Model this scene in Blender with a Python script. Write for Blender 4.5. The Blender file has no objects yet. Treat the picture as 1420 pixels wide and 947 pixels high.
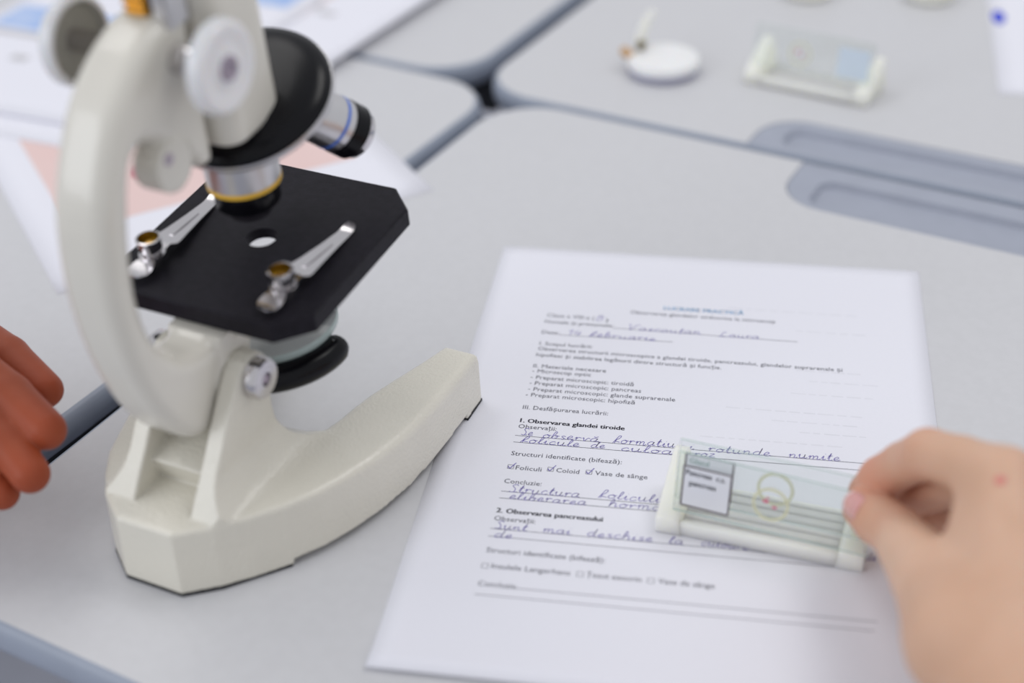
import bpy, bmesh, math, random
import numpy as np
from mathutils import Vector, Matrix
random.seed(4)
S = bpy.context.scene
C = S.collection

# ------------------------------------------------------------------ camera, light, exposure
cam_d = bpy.data.cameras.new('camera'); cam = bpy.data.objects.new('camera', cam_d); C.objects.link(cam)
cam_d.sensor_width = 36.0
cam_d.lens = 2031.3 / 1420 * 36
RX, RD, RF = (0.9862, 0.1631, -0.0272), (0.0701, -0.5610, -0.8248), (-0.1498, 0.8116, -0.5647)
cam.matrix_world = Matrix(((RX[0], -RD[0], -RF[0], 0.12175), (RX[1], -RD[1], -RF[1], -0.34993),
                           (RX[2], -RD[2], -RF[2], 0.39039), (0, 0, 0, 1)))
cam_d.clip_start = 0.02
cam_d.dof.use_dof = True
cam_d.dof.focus_distance = 0.628
cam_d.dof.aperture_fstop = 3.4
S.camera = cam

S.view_settings.view_transform = 'Standard'
S.view_settings.look = 'None'
S.view_settings.gamma = 1.0
S.view_settings.use_curve_mapping = False
S.view_settings.exposure = 0.0

W = bpy.data.worlds.new('room_light'); S.world = W; W.use_nodes = True
bg = W.node_tree.nodes['Background']
bg.inputs[0].default_value = (0.93, 0.95, 1.0, 1); bg.inputs[1].default_value = 0.66

def area(name, loc, target, sx, sy, power, col):
    l = bpy.data.lights.new(name, 'AREA'); l.shape = 'RECTANGLE'; l.size = sx; l.size_y = sy
    l.energy = power; l.color = col
    o = bpy.data.objects.new(name, l); C.objects.link(o)
    o.location = loc
    o.rotation_euler = (Vector(target) - Vector(loc)).to_track_quat('-Z', 'Y').to_euler()
    return o
area('ceiling_lamp', (0.9, 0.75, 1.9), (0.05, 0.15, 0), 1.2, 0.6, 10.5, (1.0, 0.98, 0.96))
area('ceiling_lamp', (-1.0, 0.9, 1.9), (-0.1, 0.2, 0), 1.2, 0.6, 6, (1.0, 0.98, 0.96))
area('window_daylight', (-1.75, -1.35, 1.0), (0, 0.2, 0), 1.4, 1.2, 17, (0.93, 0.96, 1.0))

# ------------------------------------------------------------------ materials
def mat(name, col, rough=0.5, metal=0.0, spec=0.5, var=0.04, vscale=60, bump=0.0, bscale=900, sss=0.0,
        srad=(0.004, 0.002, 0.001), trans=0.0, coat=0.0, ior=1.45, col2=None, alpha=1.0):
    m = bpy.data.materials.new(name); m.use_nodes = True
    nt = m.node_tree; N = nt.nodes; b = N['Principled BSDF']
    tc = N.new('ShaderNodeTexCoord')
    nz = N.new('ShaderNodeTexNoise'); nz.inputs['Scale'].default_value = vscale; nz.inputs['Detail'].default_value = 3
    nt.links.new(tc.outputs['Object'], nz.inputs['Vector'])
    rp = N.new('ShaderNodeValToRGB')
    c2 = col2 if col2 else tuple(max(0, c * (1 - var)) for c in col)
    rp.color_ramp.elements[0].color = (*c2, 1); rp.color_ramp.elements[0].position = 0.35
    rp.color_ramp.elements[1].color = (*col, 1); rp.color_ramp.elements[1].position = 0.65
    nt.links.new(nz.outputs['Fac'], rp.inputs[0]); nt.links.new(rp.outputs[0], b.inputs['Base Color'])
    b.inputs['Roughness'].default_value = rough; b.inputs['Metallic'].default_value = metal
    b.inputs['Specular IOR Level'].default_value = spec; b.inputs['IOR'].default_value = ior
    b.inputs['Coat Weight'].default_value = coat; b.inputs['Alpha'].default_value = alpha
    b.inputs['Transmission Weight'].default_value = trans
    if sss:
        b.inputs['Subsurface Weight'].default_value = sss; b.inputs['Subsurface Radius'].default_value = srad
        b.inputs['Subsurface Scale'].default_value = 1.0
    if bump:
        n2 = N.new('ShaderNodeTexNoise'); n2.inputs['Scale'].default_value = bscale; n2.inputs['Detail'].default_value = 2
        nt.links.new(tc.outputs['Object'], n2.inputs['Vector'])
        bp = N.new('ShaderNodeBump'); bp.inputs['Strength'].default_value = bump; bp.inputs['Distance'].default_value = 0.0006
        nt.links.new(n2.outputs['Fac'], bp.inputs['Height']); nt.links.new(bp.outputs[0], b.inputs['Normal'])
    return m

def thin_glass(name, tint, gloss=0.06):
    m = bpy.data.materials.new(name); m.use_nodes = True
    nt = m.node_tree; N = nt.nodes; N.remove(N['Principled BSDF'])
    t = N.new('ShaderNodeBsdfTransparent'); g = N.new('ShaderNodeBsdfGlossy'); x = N.new('ShaderNodeMixShader')
    tc = N.new('ShaderNodeTexCoord'); nz = N.new('ShaderNodeTexNoise'); nz.inputs['Scale'].default_value = 30
    rp = N.new('ShaderNodeValToRGB')
    rp.color_ramp.elements[0].color = (*[c * 0.98 for c in tint], 1); rp.color_ramp.elements[1].color = (*tint, 1)
    nt.links.new(tc.outputs['Object'], nz.inputs['Vector']); nt.links.new(nz.outputs['Fac'], rp.inputs[0])
    nt.links.new(rp.outputs[0], t.inputs[0])
    g.inputs['Roughness'].default_value = gloss
    x.inputs[0].default_value = 0.045; nt.links.new(t.outputs[0], x.inputs[1]); nt.links.new(g.outputs[0], x.inputs[2])
    nt.links.new(x.outputs[0], N['Material Output'].inputs[0])
    return m

M = dict(
    laminate=mat('grey_laminate', (0.60, 0.60, 0.62), 0.42, var=0.025, vscale=220, bump=0.04, bscale=2500),
    edge=mat('blue_grey_edging', (0.30, 0.335, 0.41), 0.42, var=0.05),
    tray=mat('blue_grey_tray', (0.36, 0.385, 0.46), 0.45, var=0.04),
    steel_leg=mat('painted_steel', (0.30, 0.32, 0.36), 0.4, metal=0.3),
    gap_shade=mat('gap_shade_black', (0.025, 0.027, 0.033), 0.6),  # near-black that puts the shade of the desk gaps into colour
    floor=mat('floor_vinyl', (0.42, 0.43, 0.50), 0.5, var=0.15, vscale=8),
    paper=mat('paper', (0.80, 0.80, 0.865), 0.85, spec=0.15, var=0.012, vscale=900),
    ink=mat('printer_ink', (0.10, 0.10, 0.13), 0.8, spec=0.1, var=0.3),
    ink_bold=mat('bold_printer_ink', (0.04, 0.04, 0.06), 0.8, spec=0.1, var=0.3),
    ink_blue=mat('blue_title_ink', (0.28, 0.52, 0.80), 0.8, spec=0.1),
    pen=mat('violet_pen_ink', (0.20, 0.165, 0.50), 0.6, spec=0.2, var=0.3, vscale=700),
    ghost=mat('show_through_ink', (0.755, 0.755, 0.815), 0.85, spec=0.1),
    pink=mat('pink_print', (0.78, 0.60, 0.575), 0.8, spec=0.15, col2=(0.77, 0.575, 0.55), vscale=12),
    pale_pink=mat('pale_pink_print', (0.80, 0.70, 0.70), 0.8, spec=0.15),
    red=mat('red_print', (0.62, 0.22, 0.27), 0.8, spec=0.15),
    sky=mat('blue_print', (0.36, 0.50, 0.80), 0.8, spec=0.15, col2=(0.5, 0.6, 0.82), vscale=30),
    grey_print=mat('grey_print', (0.55, 0.54, 0.56), 0.8, spec=0.15),
    cream=mat('cream_enamel', (0.72, 0.69, 0.605), 0.24, var=0.03, vscale=40, bump=0.55, bscale=700, coat=0.25),
    cream_smooth=mat('smooth_cream_enamel', (0.70, 0.672, 0.605), 0.26, var=0.03, vscale=40, bump=0.03, bscale=500, coat=0.3),
    black=mat('black_stage_paint', (0.012, 0.0105, 0.016), 0.5, spec=0.16, var=0.3, vscale=300, bump=0.3, bscale=1800),
    gloss_black=mat('gloss_black', (0.005, 0.005, 0.007), 0.24, spec=0.22, var=0.3),
    rubber=mat('black_rubber', (0.02, 0.02, 0.024), 0.7, var=0.3),
    chrome=mat('chrome', (0.62, 0.60, 0.61), 0.17, metal=1.0, var=0.04),
    satin=mat('satin_steel', (0.66, 0.65, 0.66), 0.3, metal=1.0, var=0.06),
    brass=mat('brass', (0.66, 0.40, 0.10), 0.28, metal=1.0, var=0.15),
    brass_in=mat('dark_brass', (0.42, 0.30, 0.06), 0.35, metal=1.0, var=0.3),
    knob=mat('white_knob_plastic', (0.80, 0.79, 0.80), 0.28, var=0.03, sss=0.2, coat=0.2),
    knob_shade=mat('shaded_knob_hollow', (0.36, 0.35, 0.31), 0.35, var=0.08),  # hollow side of the plastic knob, its shade painted in as grey
    violet_screw=mat('screw_steel', (0.42, 0.36, 0.42), 0.3, metal=0.9),
    yellow=mat('yellow_ring', (0.80, 0.48, 0.05), 0.35, var=0.05),
    blue=mat('blue_ring', (0.08, 0.18, 0.62), 0.35, var=0.05),
    engraved=mat('engraved_grey', (0.30, 0.29, 0.30), 0.6),
    mirror=mat('mirror_glass', (0.80, 0.84, 0.85), 0.08, metal=0.25, var=0.01),
    mirror_edge=mat('mirror_glass_edge', (0.66, 0.78, 0.76), 0.2, var=0.05, trans=0.3),
    box=mat('cream_translucent_plastic', (0.95, 0.94, 0.83), 0.36, var=0.02, sss=0.9, srad=(0.010, 0.010, 0.008)),
    label=mat('slide_label_paper', (0.87, 0.87, 0.93), 0.7, spec=0.2, var=0.01),
    label_far=mat('pale_blue_label_paper', (0.74, 0.83, 0.95), 0.7, spec=0.2, var=0.01),
    frame_ink=mat('label_frame_ink', (0.10, 0.075, 0.085), 0.7),
    stain=mat('pink_stain', (0.80, 0.16, 0.32), 0.6, col2=(0.55, 0.12, 0.2), vscale=1500),
    resin=mat('mounting_resin', (0.88, 0.87, 0.70), 0.4),
    glass=thin_glass('slide_glass', (0.975, 0.99, 0.983)),
    glass_edge=mat('slide_glass_edge', (0.46, 0.62, 0.58), 0.15, var=0.05, trans=0.35),
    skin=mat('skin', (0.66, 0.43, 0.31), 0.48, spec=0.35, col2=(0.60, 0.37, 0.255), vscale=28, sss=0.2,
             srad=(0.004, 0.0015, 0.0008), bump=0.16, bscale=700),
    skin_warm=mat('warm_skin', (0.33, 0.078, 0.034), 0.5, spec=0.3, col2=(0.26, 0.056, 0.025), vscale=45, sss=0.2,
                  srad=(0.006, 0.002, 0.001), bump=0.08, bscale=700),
    nail=mat('fingernail', (0.68, 0.31, 0.29), 0.25, coat=0.3, col2=(0.70, 0.37, 0.34), vscale=120, sss=0.2),
    nail_tip=mat('fingernail_edge', (0.78, 0.62, 0.60), 0.3, coat=0.3),
    spot=mat('red_skin_spot', (0.66, 0.24, 0.20), 0.5, sss=0.3),
    white_disc=mat('white_disc_plastic', (0.86, 0.86, 0.86), 0.3, sss=0.1),
    violet_rim=mat('violet_grey_rim', (0.36, 0.36, 0.48), 0.35),
    tan=mat('tan_pin', (0.60, 0.38, 0.20), 0.5),
    olive=mat('dark_olive_pin', (0.20, 0.17, 0.10), 0.5),
    pen_blue=mat('blue_pen_mark', (0.02, 0.05, 0.62), 0.6),
)

def see_through(m, f):
    """thin sheet that lets part of the light through"""
    nt = m.node_tree; b_ = nt.nodes['Principled BSDF']; t = nt.nodes.new('ShaderNodeBsdfTranslucent'); x = nt.nodes.new('ShaderNodeMixShader')
    nt.links.new(b_.inputs['Base Color'].links[0].from_socket, t.inputs[0]); x.inputs[0].default_value = f
    nt.links.new(b_.outputs[0], x.inputs[1]); nt.links.new(t.outputs[0], x.inputs[2]); nt.links.new(x.outputs[0], nt.nodes['Material Output'].inputs[0])
for k_, f_ in (('label', 0.4), ('label_far', 0.45), ('resin', 0.5), ('box', 0.12)): see_through(M[k_], f_)

# ------------------------------------------------------------------ mesh helpers
def mesh_obj(name, verts, faces, m, parent=None, smooth=None, mats=None, fmat=None):
    me = bpy.data.meshes.new(name); me.from_pydata([tuple(v) for v in verts], [], [tuple(f) for f in faces]); me.update()
    return link(name, me, m, parent, smooth, mats, fmat)

def link(name, me, m, parent=None, smooth=None, mats=None, fmat=None):
    for x in (mats or [m]): me.materials.append(M[x] if isinstance(x, str) else x)
    if fmat is not None:
        for p_, i in zip(me.polygons, fmat): p_.material_index = i
    if smooth is not None:
        me.polygons.foreach_set('use_smooth', [True] * len(me.polygons))
        if smooth < 180: me.set_sharp_from_angle(angle=math.radians(smooth))
    o = bpy.data.objects.new(name, me); C.objects.link(o)
    if parent is not None: o.parent = parent
    return o

def from_bm(name, bm, m, parent=None, smooth=None):
    bmesh.ops.recalc_face_normals(bm, faces=bm.faces)
    me = bpy.data.meshes.new(name); bm.to_mesh(me); bm.free()
    return link(name, me, m, parent, smooth)

def thing(name, label, cat, mw=None, group=None):
    o = bpy.data.objects.new(name, None); C.objects.link(o); o.empty_display_size = 0.02
    if mw is not None: o.matrix_world = mw
    tag(o, label, cat, group); return o

def tag(o, label, cat, group=None):
    o['label'] = label; o['category'] = cat
    if group: o['group'] = group
    return o

def prism(name, pts, z0, z1, m, parent=None, bevel=0.0, seg=2, smooth=40, mw=None):
    """outline in the XY plane pulled from z0 to z1; mw places it"""
    bm = bmesh.new()
    f = bm.faces.new([bm.verts.new((x, y, z0)) for x, y in pts])
    r = bmesh.ops.extrude_face_region(bm, geom=[f])
    vs = [g for g in r['geom'] if isinstance(g, bmesh.types.BMVert)]
    bmesh.ops.translate(bm, verts=vs, vec=(0, 0, z1 - z0))
    bmesh.ops.recalc_face_normals(bm, faces=bm.faces)
    if bevel:
        es = [e for e in bm.edges if len(e.link_faces) == 2 and e.calc_face_angle(0) > 0.5]
        bmesh.ops.bevel(bm, geom=es, offset=bevel, segments=seg, affect='EDGES', profile=0.5, clamp_overlap=True)
    if mw is not None: bm.transform(mw)
    return from_bm(name, bm, m, parent, smooth)

def box(name, x0, x1, y0, y1, z0, z1, m, parent=None, bevel=0.0, seg=2, mw=None):
    return prism(name, [(x0, y0), (x1, y0), (x1, y1), (x0, y1)], z0, z1, m, parent, bevel, seg, 40, mw)

def axis_mat(loc, direction, xhint=None):
    """frame whose local z runs along direction"""
    z = Vector(direction).normalized()
    h = Vector(xhint) if xhint else (Vector((1, 0, 0)) if abs(z.x) < 0.9 else Vector((0, 1, 0)))
    x = (h - z * h.dot(z)).normalized(); y = z.cross(x)
    return Matrix(((x.x, y.x, z.x, loc[0]), (x.y, y.y, z.y, loc[1]), (x.z, y.z, z.z, loc[2]), (0, 0, 0, 1)))

def lathe(name, prof, m, parent=None, mw=None, n=48, smooth=35, mats=None, seg_mat=None, closed=False):
    """prof: (radius, height) pairs turned about local z"""
    vs, fs, fm = [], [], []
    P = list(prof)
    for r, h in P:
        for k in range(n):
            a = 2 * math.pi * k / n
            v = Vector((r * math.cos(a), r * math.sin(a), h)); vs.append(mw @ v if mw is not None else v)
    L = len(P)
    for i in range(L if closed else L - 1):
        j = (i + 1) % L
        for k in range(n):
            k2 = (k + 1) % n
            fs.append((i * n + k, i * n + k2, j * n + k2, j * n + k)); fm.append(seg_mat[i] if seg_mat else 0)
    if not closed:
        if P[0][0] > 1e-6: fs.append(tuple(range(n))[::-1]); fm.append(seg_mat[0] if seg_mat else 0)
        if P[-1][0] > 1e-6: fs.append(tuple((L - 1) * n + k for k in range(n))); fm.append(seg_mat[-1] if seg_mat else 0)
    bm = bmesh.new(); me = bpy.data.meshes.new(name)
    me.from_pydata([tuple(v) for v in vs], [], fs)
    for p_, i in zip(me.polygons, fm): p_.material_index = i
    bm.from_mesh(me); bmesh.ops.remove_doubles(bm, verts=bm.verts, dist=1e-7); bmesh.ops.recalc_face_normals(bm, faces=bm.faces)
    bm.to_mesh(me); bm.free()
    return link(name, me, m, parent, smooth, mats)

def tube(name, pts, rad, m, parent=None, n=12, smooth=60):
    vs, fs = [], []
    pts = [Vector(p_) for p_ in pts]; rads = rad if isinstance(rad, (list, tuple)) else [rad] * len(pts)
    up = None
    for i, p_ in enumerate(pts):
        t = (pts[min(i + 1, len(pts) - 1)] - pts[max(i - 1, 0)]).normalized()
        up = (up - t * up.dot(t)).normalized() if up is not None else t.orthogonal().normalized()
        s = t.cross(up)
        for k in range(n):
            a = 2 * math.pi * k / n; vs.append(p_ + (up * math.cos(a) + s * math.sin(a)) * rads[i])
    for i in range(len(pts) - 1):
        for k in range(n):
            fs.append((i * n + k, i * n + (k + 1) % n, (i + 1) * n + (k + 1) % n, (i + 1) * n + k))
    fs.append(tuple(range(n))[::-1]); fs.append(tuple((len(pts) - 1) * n + k for k in range(n)))
    return mesh_obj(name, vs, fs, m, parent, smooth)

def rrect(x0, x1, y0, y1, radii, n=8):
    """rounded rectangle outline, radii for corners (x0y0, x1y0, x1y1, x0y1), counter-clockwise"""
    out = []
    for (cx, cy, sx, sy, a0), r in zip(((x0, y0, 1, 1, 180), (x1, y0, -1, 1, 270), (x1, y1, -1, -1, 0), (x0, y1, 1, -1, 90)), radii):
        for k in range(n + 1):
            a = math.radians(a0 + 90 * k / n)
            out.append((cx + sx * r + r * math.cos(a), cy + sy * r + r * math.sin(a)))
    return out

# ---- solid modelling with distance fields, meshed by surface nets (units: mm inside the field)
def surface_nets(F, org, h):
    s = F < 0
    nx, ny, nz = F.shape
    cnt = np.zeros((nx - 1, ny - 1, nz - 1), np.int8)
    for a in (0, 1):
        for b_ in (0, 1):
            for c in (0, 1): cnt += s[a:nx - 1 + a, b_:ny - 1 + b_, c:nz - 1 + c]
    act = (cnt > 0) & (cnt < 8)
    ii = np.argwhere(act); idx = -np.ones(act.shape, np.int64); idx[act] = np.arange(len(ii))
    acc = np.zeros((len(ii), 3)); num = np.zeros(len(ii))
    cor = [(a, b_, c) for a in (0, 1) for b_ in (0, 1) for c in (0, 1)]
    for p0 in cor:
        for ax in range(3):
            if p0[ax]: continue
            p1 = list(p0); p1[ax] = 1
            f0 = F[ii[:, 0] + p0[0], ii[:, 1] + p0[1], ii[:, 2] + p0[2]]; f1 = F[ii[:, 0] + p1[0], ii[:, 1] + p1[1], ii[:, 2] + p1[2]]
            cr = (f0 < 0) != (f1 < 0)
            t = np.where(cr, f0 / np.where(cr, f0 - f1, 1), 0)
            pos = np.tile(np.array(p0, float), (len(ii), 1)); pos[:, ax] += t
            acc[cr] += pos[cr]; num[cr] += 1
    V = (ii + acc / num[:, None]) * h + np.array(org)
    Q = []
    for ax in range(3):
        u, w = (ax + 1) % 3, (ax + 2) % 3
        sl0 = [slice(None)] * 3; sl1 = [slice(None)] * 3; sl0[ax] = slice(0, -1); sl1[ax] = slice(1, None)
        for q in (sl0, sl1): q[u] = slice(1, -1); q[w] = slice(1, -1)
        a_, b_ = s[tuple(sl0)], s[tuple(sl1)]
        e = np.argwhere(a_ != b_); sg = a_[a_ != b_]
        e[:, u] += 1; e[:, w] += 1
        def cell(du, dw):
            k = e.copy(); k[:, u] -= du; k[:, w] -= dw
            return idx[k[:, 0], k[:, 1], k[:, 2]]
        q = np.stack([cell(1, 1), cell(0, 1), cell(0, 0), cell(1, 0)], 1)
        q[~sg] = q[~sg][:, ::-1]
        Q.append(q)
    return V, np.concatenate(Q)

def np_mesh(name, V, Q):
    me = bpy.data.meshes.new(name)
    me.vertices.add(len(V)); me.vertices.foreach_set('co', V.astype(np.float32).ravel())
    me.loops.add(len(Q) * 4); me.loops.foreach_set('vertex_index', Q.astype(np.int32).ravel())
    me.polygons.add(len(Q)); me.polygons.foreach_set('loop_start', np.arange(0, len(Q) * 4, 4, dtype=np.int32))
    me.update(calc_edges=True); me.validate()
    return me

def field_mesh(name, f, lo, hi, h, m, parent=None, mw=None, relax=2):
    lo = np.array(lo, float); n = np.ceil((np.array(hi) - lo) / h).astype(int) + 1
    ax = [np.float32(lo[i] + h * np.arange(n[i])) for i in range(3)]
    F = f(ax[0][:, None, None], ax[1][None, :, None], ax[2][None, None, :])
    F = np.broadcast_to(F, tuple(n)).astype(np.float32)
    V, Q = surface_nets(F, lo, h)
    for _ in range(relax):                      # light smoothing takes the grid out of the surface
        A = np.zeros_like(V); c = np.zeros(len(V))
        for k in range(4):
            np.add.at(A, Q[:, k], V[Q[:, (k + 1) % 4]] + V[Q[:, (k + 3) % 4]]); np.add.at(c, Q[:, k], 2)
        V = V * 0.5 + 0.5 * A / c[:, None]
    V = V * 0.001
    me = np_mesh(name, V, Q)
    if mw is not None: me.transform(mw)
    return link(name, me, m, parent, 180)

def smin(a, b_, k):
    h = np.clip(0.5 + 0.5 * (b_ - a) / k, 0, 1); return b_ + (a - b_) * h - k * h * (1 - h)
def smax(a, b_, k): return -smin(-a, -b_, k)

def poly_sdf(px, py, pts):
    pts = np.array(pts, float); d = np.full(np.broadcast(px, py).shape, 1e9); ins = np.zeros(d.shape, bool)
    n = len(pts); j = n - 1
    for i in range(n):
        ex, ey = pts[j] - pts[i]; wx, wy = px - pts[i][0], py - pts[i][1]
        t = np.clip((wx * ex + wy * ey) / (ex * ex + ey * ey), 0, 1)
        d = np.minimum(d, (wx - ex * t) ** 2 + (wy - ey * t) ** 2)
        c1, c2, c3 = py >= pts[i][1], py < pts[j][1], ex * wy > ey * wx
        ins ^= (c1 & c2 & c3) | (~c1 & ~c2 & ~c3)
        j = i
    return np.where(ins, -1, 1) * np.sqrt(d)

def smooth_loop(pts, n=6):
    """closed Catmull-Rom through pts"""
    out = []; L = len(pts)
    for i in range(L):
        p0, p1, p2, p3 = [np.array(pts[(i + k - 1) % L], float) for k in range(4)]
        for k in range(n):
            t = k / n
            out.append(tuple(0.5 * (2 * p1 + (p2 - p0) * t + (2 * p0 - 5 * p1 + 4 * p2 - p3) * t * t + (3 * p1 - p0 - 3 * p2 + p3) * t ** 3)))
    return out
def smooth_line(pts, n=6):
    out = []; P = [np.array(q, float) for q in pts]; P = [2 * P[0] - P[1]] + P + [2 * P[-1] - P[-2]]
    for i in range(1, len(P) - 2):
        p0, p1, p2, p3 = P[i - 1:i + 3]
        for k in range(n):
            t = k / n
            out.append(tuple(0.5 * (2 * p1 + (p2 - p0) * t + (2 * p0 - 5 * p1 + 4 * p2 - p3) * t * t + (3 * p1 - p0 - 3 * p2 + p3) * t ** 3)))
    out.append(tuple(P[-2])); return out

def capsule(x, y, z, a, b_, ra, rb):
    """tapered capsule between joints a and b (mm)"""
    a = np.array(a, float); b_ = np.array(b_, float); e = b_ - a; L2 = float(e @ e)
    wx, wy, wz = x - a[0], y - a[1], z - a[2]
    t = np.clip((wx * e[0] + wy * e[1] + wz * e[2]) / L2, 0, 1)
    return np.sqrt((wx - e[0] * t) ** 2 + (wy - e[1] * t) ** 2 + (wz - e[2] * t) ** 2) - (ra + (rb - ra) * t)

# ------------------------------------------------------------------ the setting
TH = math.radians(-19.5)
TM = Matrix.Rotation(TH, 4, 'Z')
fl = mesh_obj('floor', [(-3, -3, -0.72), (3, -3, -0.72), (3, 3, -0.72), (-3, 3, -0.72)], [(0, 1, 2, 3)], 'floor')
fl['kind'] = 'structure'

THK = 0.016
def table(label, x0, x1, y0, y1, tray=None, turn=0.0):
    """tray: (side, tx0, tx1, near, far) notch in the far or near edge; all in the desks' common rotated frame"""
    cx, cy = (x0 + x1) / 2, (y0 + y1) / 2
    t = thing('school_desk', label, 'desk', TM @ Matrix.Translation((x1, 0.35, -0.72)) @ Matrix.Rotation(math.radians(turn), 4, 'Z') @ Matrix.Translation((cx - x1, cy - 0.35, 0)), 'grey desks pushed together')
    X0, X1, Y0, Y1, Z = x0 - cx, x1 - cx, y0 - cy, y1 - cy, 0.72
    R = 0.038
    out = rrect(X0, X1, Y0, Y1, (R,) * 4, 10)
    if tray:
        side, a, b_, d = tray; a -= cx; b_ -= cx; rr = 0.026
        # notch walked from one end of the edge to the other with rounded inner corners
        if side == 'far':
            notch = [(b_, Y1)] + [(b_ - rr + rr * math.cos(-q), Y1 - d + rr + rr * math.sin(-q)) for q in np.linspace(0, math.pi / 2, 8)] + \
                    [(a + rr - rr * math.sin(q), Y1 - d + rr - rr * math.cos(q)) for q in np.linspace(0, math.pi / 2, 8)] + [(a, Y1)]
            i = 3 * 11; out = out[:i] + notch + out[i:]
        else:
            notch = [(a, Y0)] + [(a + rr - rr * math.cos(q), Y0 + d - rr + rr * math.sin(q)) for q in np.linspace(0, math.pi / 2, 8)] + \
                    [(b_ - rr + rr * math.sin(q), Y0 + d - rr + rr * math.cos(q)) for q in np.linspace(0, math.pi / 2, 8)] + [(b_, Y0)]
            i = 11; out = out[:i] + notch + out[i:]
    prism('tabletop', out, Z - THK, Z, 'laminate', t, 0.0, 1, 30)
    # moulded edging all round
    loop = rrect(X0, X1, Y0, Y1, (R,) * 4, 10); loop_o = []
    n = len(loop); vs, fs = [], []
    prof = [(0.0, 0.0)] + [(0.0040 * math.sin(q), -THK / 2 + THK / 2 * math.cos(q)) for q in np.linspace(0.25, math.pi - 0.25, 9)] + [(0.0, -THK)]
    for i in range(n):
        p0, p1 = Vector(loop[i - 1]), Vector(loop[(i + 1) % n]); d_ = (p1 - p0).normalized(); nn = Vector((d_.y, -d_.x))
        for o_, z_ in prof: q = Vector(loop[i]) + nn * o_; vs.append((q.x, q.y, Z + z_))
    k = len(prof)
    for i in range(n):
        j = (i + 1) % n
        for s_ in range(k - 1): fs.append((i * k + s_, j * k + s_, j * k + s_ + 1, i * k + s_ + 1))
    mesh_obj('edging', vs, fs, 'edge', t, 50)
    if tray:
        side, a, b_, d = tray; a -= cx; b_ -= cx; g = 0.0004
        if side == 'far': ya, yb, rad, inset = Y1 - d + g, Y1, (0.026, 0.026, 0.001, 0.001), (0.016, 0.016, 0.005, 0.0135)
        else: ya, yb, rad, inset = Y0, Y0 + d - g, (0.001, 0.001, 0.026, 0.026), (0.016, 0.016, 0.008, 0.008)
        xa, xb = a + g, b_ - g
        L0 = rrect(xa, xb, ya, yb, rad); ir = (0.009,) * 4
        L1 = rrect(xa + inset[0], xb - inset[1], ya + inset[2], yb - inset[3], ir)
        L2 = rrect(xa + inset[0] + .002, xb - inset[1] - .002, ya + inset[2] + .002, yb - inset[3] - .002, (0.0075,) * 4)
        n = len(L0); vs, fs = [], []
        for Lp, z in ((L0, Z - THK), (L0, Z - 0.0002), (L1, Z - 0.0008), (L2, Z - 0.0042)): vs += [(q[0], q[1], z) for q in Lp]
        for r_ in range(3):
            for i in range(n):
                j = (i + 1) % n; fs.append((r_ * n + i, r_ * n + j, (r_ + 1) * n + j, (r_ + 1) * n + i))
        fs.append(tuple(3 * n + i for i in range(n))); fs.append(tuple(range(n))[::-1])
        o = mesh_obj('pen_tray', vs, fs, 'tray', t, 30); o['label'] = 'blue-grey plastic pen tray let into the desk edge'
    box('gap_shade_frame', X0 + 0.006, X1 - 0.006, Y0 + 0.050, Y1 - 0.006, Z - THK - 0.034, Z - THK - 0.0002, 'gap_shade', t, 0.001)  # dark frame block, added so the gaps between desks look shaded
    for sx in (X0 + 0.06, X1 - 0.06):
        for sy in (Y0 + 0.06, Y1 - 0.06):
            lathe('leg', [(0.016, 0.004), (0.016, Z - THK - 0.0345)], 'steel_leg', t, Matrix.Translation((sx, sy, 0)), 16)
            lathe('foot_cap', [(0.018, 0.0), (0.018, 0.03), (0.016, 0.03)], 'rubber', t, Matrix.Translation((sx, sy, 0)), 16)
    for sy in (Y0 + 0.06, Y1 - 0.06):
        tube('apron_rail', [(X0 + 0.06, sy, Z - THK - 0.060), (X1 - 0.06, sy, Z - THK - 0.060)], 0.012, 'steel_leg', t)
    return t
table('nearest grey desk, carrying the microscope and the handwritten worksheet', -0.1845, 0.5155, -0.0425, 0.4375, ('far', 0.0075, 0.330, 0.0495))
table('grey desk at the left, under the page with the pink panel', -0.8990, -0.1990, -0.046, 0.446, None, -1.3)
table('grey desk at the top centre, mostly under white papers', -0.929, -0.229, 0.457, 0.947)
table('far grey desk carrying the round white disc and a slide holder', -0.2115, 0.4885, 0.4455, 0.935, ('near', -0.030, 0.325, 0.0415))

# ------------------------------------------------------------------ microscope (seen from behind, arm tipped back 5.6 degrees)
MS = Matrix.Translation((-0.08962, 0.02997, 0)) @ Matrix.Rotation(math.radians(-16), 4, 'Z')
ms = thing('microscope', 'cream enamelled student microscope with black stage beside the worksheet', 'microscope', MS)
UM = Matrix.Translation((0, 0.052, 0.071)) @ Matrix.Rotation(math.radians(5.6), 4, 'X')     # tilting upper half, pivot at its origin

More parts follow.
